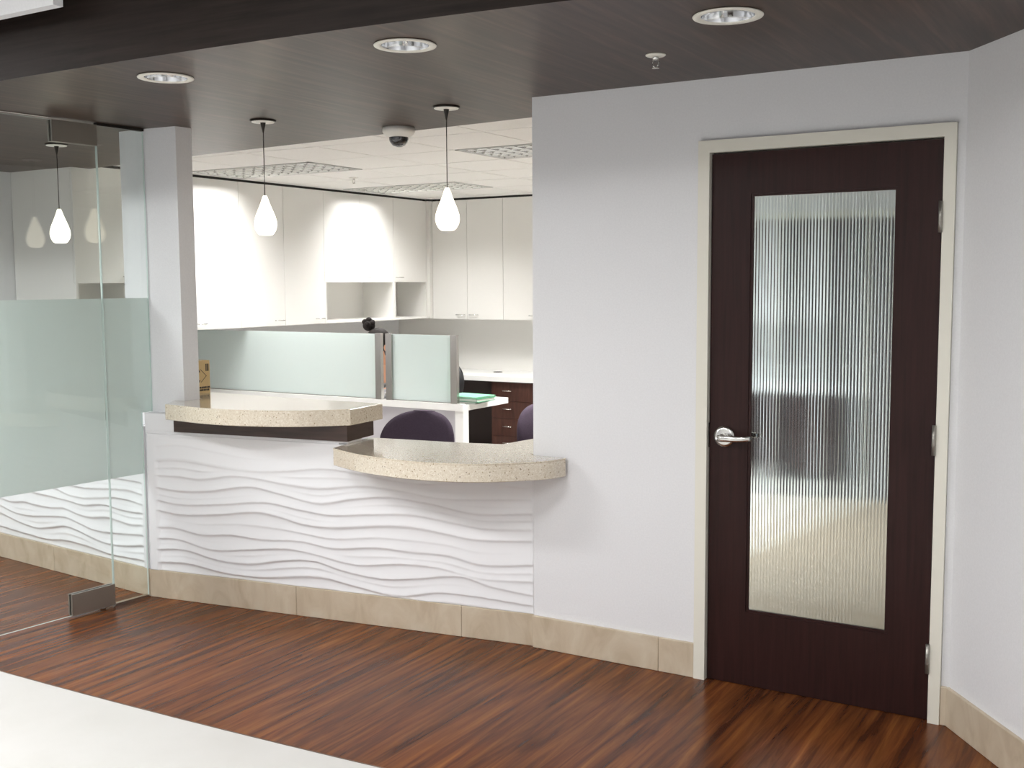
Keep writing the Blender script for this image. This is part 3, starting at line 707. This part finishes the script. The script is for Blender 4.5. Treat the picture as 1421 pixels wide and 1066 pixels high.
# ================================================================ OFFICE CABINETS
XC = -3.98
ZB, ZT, ZM = 1.288, 2.446, 1.648
def wire_handle(p, axis, parent):       # axis: unit vector along the handle, p on the door face, n outwards
    a, n_ = axis
    pts = [Vector((0, 0, 0)) - a*.045, Vector((0, 0, 0)) - a*.045 + n_*.025, Vector((0, 0, 0)) + a*.045 + n_*.025, Vector((0, 0, 0)) + a*.045]
    mb = MB().tube(pts, .0038, 6); o = mb.build('handle', 'nickel', parent); o.location = p; return o
def cab_left(y0, y1, z0, nd, hand, label, niche=None, group='white wall cabinets along the left office wall'):
    t = thing('wall_cabinet', label, 'cabinet', (XC, (y0+y1)/2, z0 if niche is None else ZB), 0, group)
    zz = z0 - t.location.z; H = ZT - t.location.z; yc = t.location.y
    MB().box(-.655, -.021, y0-yc+.001, y1-yc-.001, zz, H).build('body', 'cabinet', t)
    wd = (y1-y0)/nd
    for k in range(nd):
        a, b_ = y0-yc+k*wd+.002, y0-yc+(k+1)*wd-.002
        dr = MB().box(-.019, 0, a, b_, zz+.001, H-.001).bevel(.0015, 1).build('door', 'cabinet', t)
        hy = b_-.075 if hand[k] == 'r' else a+.075
        wire_handle((0, hy, zz+.045), (Vector((0, 1, 0)), Vector((1, 0, 0))), dr)
    if niche:
        th = .02; a, b_ = y0-yc, y1-yc
        MB().box(-.655, 0, a+.001, b_-.001, 0, th).build('shelf', 'cabinet', t)
        MB().box(-.655, -.36, a+.001, b_-.001, th, zz).build('back_panel', 'cabinet', t)
        for yy in niche: MB().box(-.36, 0, yy-yc-th/2, yy-yc+th/2, th, zz).build('divider', 'cabinet', t)
    MB().box(-.655, -.012, y0-yc+.001, y1-yc-.001, H, H + .0185).build('shadow_gap_strip', 'gap', t)
    return t
cab_left(.70, 1.22, ZM, 1, 'r', 'white wall cabinet with open niche seen through the clear glass', [.711, 1.209])
cab_left(1.22, 2.239, ZB, 2, 'rl', 'tall white wall cabinet just behind the pier')
cab_left(2.239, 3.256, ZB, 2, 'rr', 'tall white wall cabinet between the pier and the open niche cabinet')
cab_left(3.256, 4.258, ZM, 2, 'rl', 'short white wall cabinet over the wide open niche', [3.267, 4.247])
cab_left(4.258, 4.80, ZM, 1, 'l', 'short white wall cabinet over the narrow corner niche', [4.269, 4.789])
YC = 4.85
def cab_back(x0, x1, nd, hand, label):
    t = thing('wall_cabinet', label, 'cabinet', ((x0+x1)/2, YC, ZB-.008), 0, 'white wall cabinets along the back office wall')
    H = ZT - t.location.z; xc = t.location.x
    MB().box(x0-xc+.001, x1-xc-.001, .021, .349, 0, H).build('body', 'cabinet', t)
    wd = (x1-x0)/nd
    for k in range(nd):
        a, b_ = x0-xc+k*wd+.002, x0-xc+(k+1)*wd-.002
        dr = MB().box(a, b_, 0, .019, .001, H-.001).bevel(.0015, 1).build('door', 'cabinet', t)
        hx = b_-.075 if hand[k] == 'r' else a+.075
        wire_handle((hx, 0, .045), (Vector((1, 0, 0)), Vector((0, -1, 0))), dr)
    MB().box(x0-xc+.001, x1-xc-.001, .012, .349, H, H + .0185).build('shadow_gap_strip', 'gap', t)
cab_back(-3.945, -3.120, 2, 'rl', 'white double wall cabinet in the far corner of the office')
cab_back(-3.120, -2.280, 2, 'rl', 'white double wall cabinet cut off by the door wall edge')
cab_back(-2.280, -1.440, 2, 'rl', 'white double wall cabinet on the back wall hidden behind the door wall')
cab_back(-1.440, -.600, 2, 'rl', 'white double wall cabinet glimpsed through the reeded door glass')
fl_ = MB().box(-4.635, -3.947, 4.802, 5.198, ZB, ZT).build('corner_filler', 'cabinet'); tag(fl_, 'white filler panel in the corner between the two cabinet runs', 'filler panel')

# back worktop with walnut pedestals
wt = thing('back_worktop', 'long white worktop along the back wall over walnut drawers', 'worktop', (-2.24, 4.85, .715))
MB().box(-1.735, 2.04, -.345, .349, 0, .045).bevel(.003, 1).build('worktop_slab', 'laminate', wt)
MB().lathe([(0, 0), (.045, 0), (.045, .004), (.04, .005), (0, .005)], 20, (-1.02, .12, .045)).build('grommet', 'darkmetal', wt)
MB().box(-1.735, 2.04, .30, .345, -.715, 0).build('modesty_panel', 'darkpanel', wt)
def pedestal(x0, x1, label):
    t = thing('drawer_pedestal', label, 'drawers', ((x0+x1)/2, 4.53, 0), 0, 'walnut drawer pedestals under the back worktop'); hw = (x1-x0)/2
    MB().box(-hw, hw, .021, .60, .0, .714).build('body', 'darkpanel', t)
    for z0_, z1_ in ((.533, .705), (.368, .530), (.203, .365), (.06, .200)):
        dr = MB().box(-hw+.002, hw-.002, 0, .02, z0_, z1_).bevel(.0015, 1).build('drawer', 'drawer', t)
        wire_handle((-.045, 0, (z0_+z1_)/2 + .01), (Vector((1, 0, 0)), Vector((0, -1, 0))), dr)
pedestal(-3.06, -2.61, 'walnut drawer pedestal with three handles beside the purple chair')
pedestal(-2.605, -2.155, 'walnut drawer pedestal hidden mostly behind the door wall edge')
pedestal(-1.0, -.55, 'walnut drawer pedestal glimpsed through the reeded door glass')

# ================================================================ PARTITION DESK
dk = thing('partition_desk', 'white desk with a front panel behind the reception chair', 'desk', (-2.9, 2.3, 0))
YD = 2.30
MB().box(-1.72, 1.0, 0.031, .62, .722, .765).bevel(.002, 1).build('desktop', 'laminate', dk)
MB().box(.93, 1.0, .0, .07, 0, .722).bevel(.002, 1).build('leg', 'laminate', dk)
MB().box(-1.72, -1.65, .0, .07, 0, .722).bevel(.002, 1).build('leg', 'laminate', dk)
MB().box(-.3, -.25, .35, .58, 0, .722).build('leg', 'laminate', dk)
MB().box(-1.65, .93, .012, .03, .08, .722).build('front_panel', 'greylam', dk)
MB().box(-1.72, 1.0, -.006, .03, .7225, .772).build('front_rail', 'laminate', dk)
scr = thing('desk_screen', 'frosted glass desk screen between steel posts on the white desk', 'desk screen', (-2.9, 2.31, .772))
def post(x): MB().box(x - .027, x + .027, -.016, .016, 0, .494).bevel(.0145, 4).build('post', 'steel', scr)
for x in (.246, .344, .924): post(x)
MB().box(-1.72, .218, 0, .01, .006, .489).build('frosted_pane', 'deskfrost', scr)
MB().box(.372, .896, 0, .01, .006, .489).build('frosted_pane', 'deskfrost', scr)
MB().box(-1.72, .218, -.003, .013, 0, .006).box(.372, .896, -.003, .013, 0, .006).build('base_channel', 'steel', scr)

# folders on the desk corner
def folder(z, name, mat, label, dx, rot, th, sx=.155, sy=.118):
    o = thing(name, label, 'folder', (-2.02 + dx, 2.50, z), rot, 'folders on the desk corner')
    MB().box(-sx, sx, -sy, sy, 0, .0022).box(-sx, sx, -sy, sy, th - .0022, th).box(-sx, -sx + .003, -sy, sy, 0, th).build('cover', mat, o)
    MB().box(-sx + .006, sx - .008, -sy + .006, sy - .006, .0025, th - .0025).build('paper_stack', 'paper', o)
folder(.765, 'grey_binder', 'greybinder', 'grey binder lying at the bottom of the folder pile', 0.0, .1, .016)
folder(.7812, 'green_folder', 'green', 'green folder in the middle of the pile on the desk', .045, -.05, .024)
folder(.8054, 'green_folder', 'greenlight', 'pale green folder on top of the pile on the desk', .04, -.10, .012)

# small desk phone between the posts
ph = thing('desk_phone', 'grey desk telephone glimpsed between the two steel posts', 'telephone', (-2.70, 2.50, .765), .3)
MB().slab([(-.09, -.10, 0), (-.09, .10, 0), (-.09, .10, .055), (-.09, -.10, .025)], (.18, 0, 0)).bevel(.004, 1).build('base', 'greybinder', ph)
MB().tube([(-.07, -.09, .055), (-.07, -.07, .065), (-.07, .07, .085), (-.07, .09, .085)], [.020, .014, .014, .020], 10).build('handset', 'black', ph)
k = MB()
for i in range(3):
    for j in range(4): k.box(-.02 + i*.03, .0 + i*.03, -.08 + j*.028, -.06 + j*.028, .030 + j*.0042, .040 + j*.0042)
k.build('keypad', 'whiteplastic', ph)
MB().tube([(-.09, .0, .01)] + [(-.11 + .012*math.cos(i*1.2), -.04 - i*.003, .012 + .008*math.sin(i*1.2)) for i in range(14)], .003, 5).build('coiled_cord', 'steel', ph)

# ================================================================ OFFICE CHAIRS
def office_chair(loc, rz, label, fabric, seat_z=.46, back_top=.895, bw=.245, round_=True):
    t = thing('office_chair', label, 'chair', loc, rz, None)      # sitter faces -Y, backrest at +Y
    mb = MB(); n = 18; rows = []
    zb0 = seat_z + .06; H = back_top - zb0
    # outline of the backrest: broad, rounded top corners
    for j in range(n+1):
        v_ = 1 - (1 - j/n)**2.2; z = zb0 + H*v_
        wv = bw*(.80 + .20*sm(0, .45, v_)) * (max(0, 1 - (max(0, v_-.42)/.58)**2.7)**.42)
        yv = .20 + .05*v_ - .03*math.sin(PI*v_)
        rows.append((z, max(wv, .07), yv))
    m_ = 14; fv, bv = [], []
    for z, wv, yv in rows:
        fr_, br_ = [], []
        for i in range(m_+1):
            s = -1 + 2*i/m_; x = wv*s; cur = -.045*(x/bw)**2; pad = .030*(1 - abs(s)**3.0)
            fr_.append(mb.bm.verts.new((x, yv + cur - pad, z))); br_.append(mb.bm.verts.new((x, yv + cur + .012 + pad*.5, z)))
        fv.append(fr_); bv.append(br_)
    for L, rev in ((fv, False), (bv, True)):
        for j in range(n):
            for i in range(m_):
                q = (L[j][i], L[j][i+1], L[j+1][i+1], L[j+1][i]); mb.bm.faces.new(q[::-1] if rev else q).smooth = True
    ring = lambda L: [L[0][i] for i in range(m_+1)] + [L[j][m_] for j in range(1, n+1)] + [L[n][i] for i in range(m_-1, -1, -1)] + [L[j][0] for j in range(n-1, 0, -1)]
    a, b_ = ring(fv), ring(bv)
    for i in range(len(a)):
        j = (i+1) % len(a); mb.bm.faces.new((a[i], b_[i], b_[j], a[j])).smooth = True
    bmesh.ops.recalc_face_normals(mb.bm, faces=mb.bm.faces[:])
    mb.build('backrest', fabric, t)
    pts = [(.24*math.copysign(abs(math.cos(a_))**.55, math.cos(a_)), -.04 + .235*math.copysign(abs(math.sin(a_))**.55, math.sin(a_))) for a_ in [2*PI*i/32 for i in range(32)]]
    MB().prism(pts, seat_z - .045, seat_z + .03).bevel(.022, 3).build('seat', fabric, t)
    MB().prism([(x*.9, y*.9) for x, y in pts], seat_z - .06, seat_z - .0455).build('seat_pan', 'black', t)
    MB().tube([(0, .10, seat_z - .055), (0, .22, seat_z - .05), (0, .265, seat_z + .04), (0, .262, seat_z + .25)], [.02, .02, .018, .016], 10, 1.6).build('back_support', 'black', t)
    MB().tube([(0, 0, .10), (0, 0, .26), (0, 0, .262), (0, 0, seat_z - .06)], [.030, .030, .016, .016], 14).build('gas_lift', 'black', t)
    for k in range(5):
        an = 2*PI*k/5 + .3; c, s = math.cos(an), math.sin(an)
        MB().tube([(.02*c, .02*s, .11), (.16*c, .16*s, .095), (.29*c, .29*s, .072)], [.026, .020, .015], 8).build('base_arm', 'black', t)
        cs_ = MB().tube([(.29*c - .022*s, .29*s + .022*c, .030), (.29*c + .022*s, .29*s - .022*c, .030)], .030, 14); cs_.tube([(.29*c, .29*s, .055), (.29*c, .29*s, .075)], .007, 6); cs_.build('caster', 'black', t)
    return t
office_chair((-1.335, .82, 0), .1, 'purple-grey office chair just behind the low stone counter', 'fabric', .46, .885, .25)
office_chair((-.695, 1.60, 0), 1.0, 'purple-grey office chair half hidden by the edge of the door wall', 'fabric', .46, .895, .25)
office_chair((-3.345, 3.98, 0), .3, 'black office chair edge showing right of the last steel screen post', 'black', .46, .92, .25)

# ================================================================ PERSON behind the desk screen
def skin_obj(name, verts, edges, radii, mat, parent, root=0, sub=2):
    me = bpy.data.meshes.new(name); me.from_pydata(verts, edges, []); o = bpy.data.objects.new(name, me); C.objects.link(o)
    md = o.modifiers.new('skin', 'SKIN'); md.use_smooth_shade = True
    for i, r in enumerate(radii):
        sv = me.skin_vertices[0].data[i]; sv.radius = (r, r) if not isinstance(r, tuple) else r; sv.use_root = (i == root)
    s = o.modifiers.new('sub', 'SUBSURF'); s.levels = sub; s.render_levels = sub
    dg = bpy.context.evaluated_depsgraph_get(); nm = bpy.data.meshes.new_from_object(o.evaluated_get(dg))
    bpy.data.objects.remove(o); nm.materials.clear(); nm.materials.append(M[mat])
    for p in nm.polygons: p.use_smooth = True
    o = bpy.data.objects.new(name, nm); C.objects.link(o); o.parent = parent; return o
PX, PY = -3.125, 3.06
pn = thing('person', 'seated person with dark hair in a bun and black top behind the frosted screen', 'person', (PX, PY, 0))
bm_v = [(0, .05, .50), (0, .06, .66), (0, .02, .82), (0, -.05, .93), (0, -.10, .985), (0, -.15, 1.035), (0, -.185, 1.10), (0, -.19, 1.165), (0, -.17, 1.195)]
bm_e = [(i, i+1) for i in range(8)]
bm_r = [(.15, .11), (.13, .10), (.145, .10), (.12, .075), (.055, .05), (.052, .052), (.072, .085), (.080, .092), (.05, .06)]
def add(v, r, frm):
    bm_v.append(v); bm_r.append(r); bm_e.append((frm, len(bm_v)-1)); return len(bm_v)-1
for s in (-1, 1):
    a = add((s*.155, -.04, .925), .052, 3); a = add((s*.205, -.06, .825), .042, a); a = add((s*.20, -.18, .812), .034, a); a = add((s*.12, -.36, .800), .026, a); a = add((s*.085, -.42, .795), (.034, .018), a)
    pal = a
    for k, (dx, L) in enumerate(((-.024, .062), (-.008, .072), (.008, .068), (.024, .052))):
        f1 = add((s*(.075) + dx, -.455, .797), .0085, pal); f2 = add((s*.065 + dx, -.455 - L*.55, .797), .008, f1); add((s*.06 + dx, -.455 - L, .780), .0075, f2)
    th1 = add((s*.055, -.425, .792), .010, pal); add((s*.03, -.455, .782), .0085, th1)
    h = add((s*.10, -.02, .52), .085, 0); kn = add((s*.13, -.40, .53), .062, h); an = add((s*.13, -.38, .12), .04, kn); add((s*.13, -.48, .05), .038, an)
body = skin_obj('body', bm_v, bm_e, bm_r, 'skin', pn)
# face features, looking down towards the desk
fc = MB().ball((0, -.285, 1.105), .014, .022, .026, 12); fc.build('nose', 'skin', pn)
for s in (-1, 1):
    MB().ball((s*.034, -.268, 1.135), .013, .009, .008, 10).build('eye', 'eye', pn)
    MB().ball((s*.088, -.175, 1.12), .010, .020, .030, 10).build('ear', 'skin', pn)
MB().ball((0, -.268, 1.062), .024, .010, .008, 10).build('mouth', 'lip', pn)
hr = MB().ball((0, -.155, 1.172), .100, .118, .104, 24); hr.ball((.01, -.10, 1.14), .085, .085, .10, 20)
hr.build('hair', 'hair', pn)
bn = MB().ball((-.098, -.15, 1.292), .052, .050, .045, 18)
for k in range(5):
    an = 2*PI*k/5; bn.ball((-.098 + .030*math.cos(an), -.15 + .030*math.sin(an), 1.312 + .012*math.sin(an*2)), .028, .026, .024, 12)
bn.ball((-.098, -.15, 1.338), .026, .026, .024, 12)
bn.build('hair_bun', 'hair', pn)
tv = [(0, .05, .52), (0, .06, .66), (0, .02, .82), (0, -.045, .93), (-.15, -.04, .925), (-.195, -.085, .84), (.15, -.04, .925), (.195, -.085, .84)]
skin_obj('top', tv, [(0, 1), (1, 2), (2, 3), (3, 4), (4, 5), (3, 6), (6, 7)], [(.165, .125), (.145, .115), (.16, .115), (.125, .085), .062, .056, .062, .056], 'cloth', pn)
lv = [(0, .05, .50)]; le = []; lr = [(.16, .12)]
for s in (-1, 1):
    i = len(lv); lv += [(s*.10, -.02, .52), (s*.13, -.40, .53), (s*.13, -.38, .14)]; lr += [.095, .072, .055]; le += [(0, i), (i, i+1), (i+1, i+2)]
skin_obj('trousers', lv, le, lr, 'trouser', pn)
office_chair((PX, PY + .06, 0), 0.0, 'black office chair carrying the seated person behind the screen', 'black', .40, .80, .20)
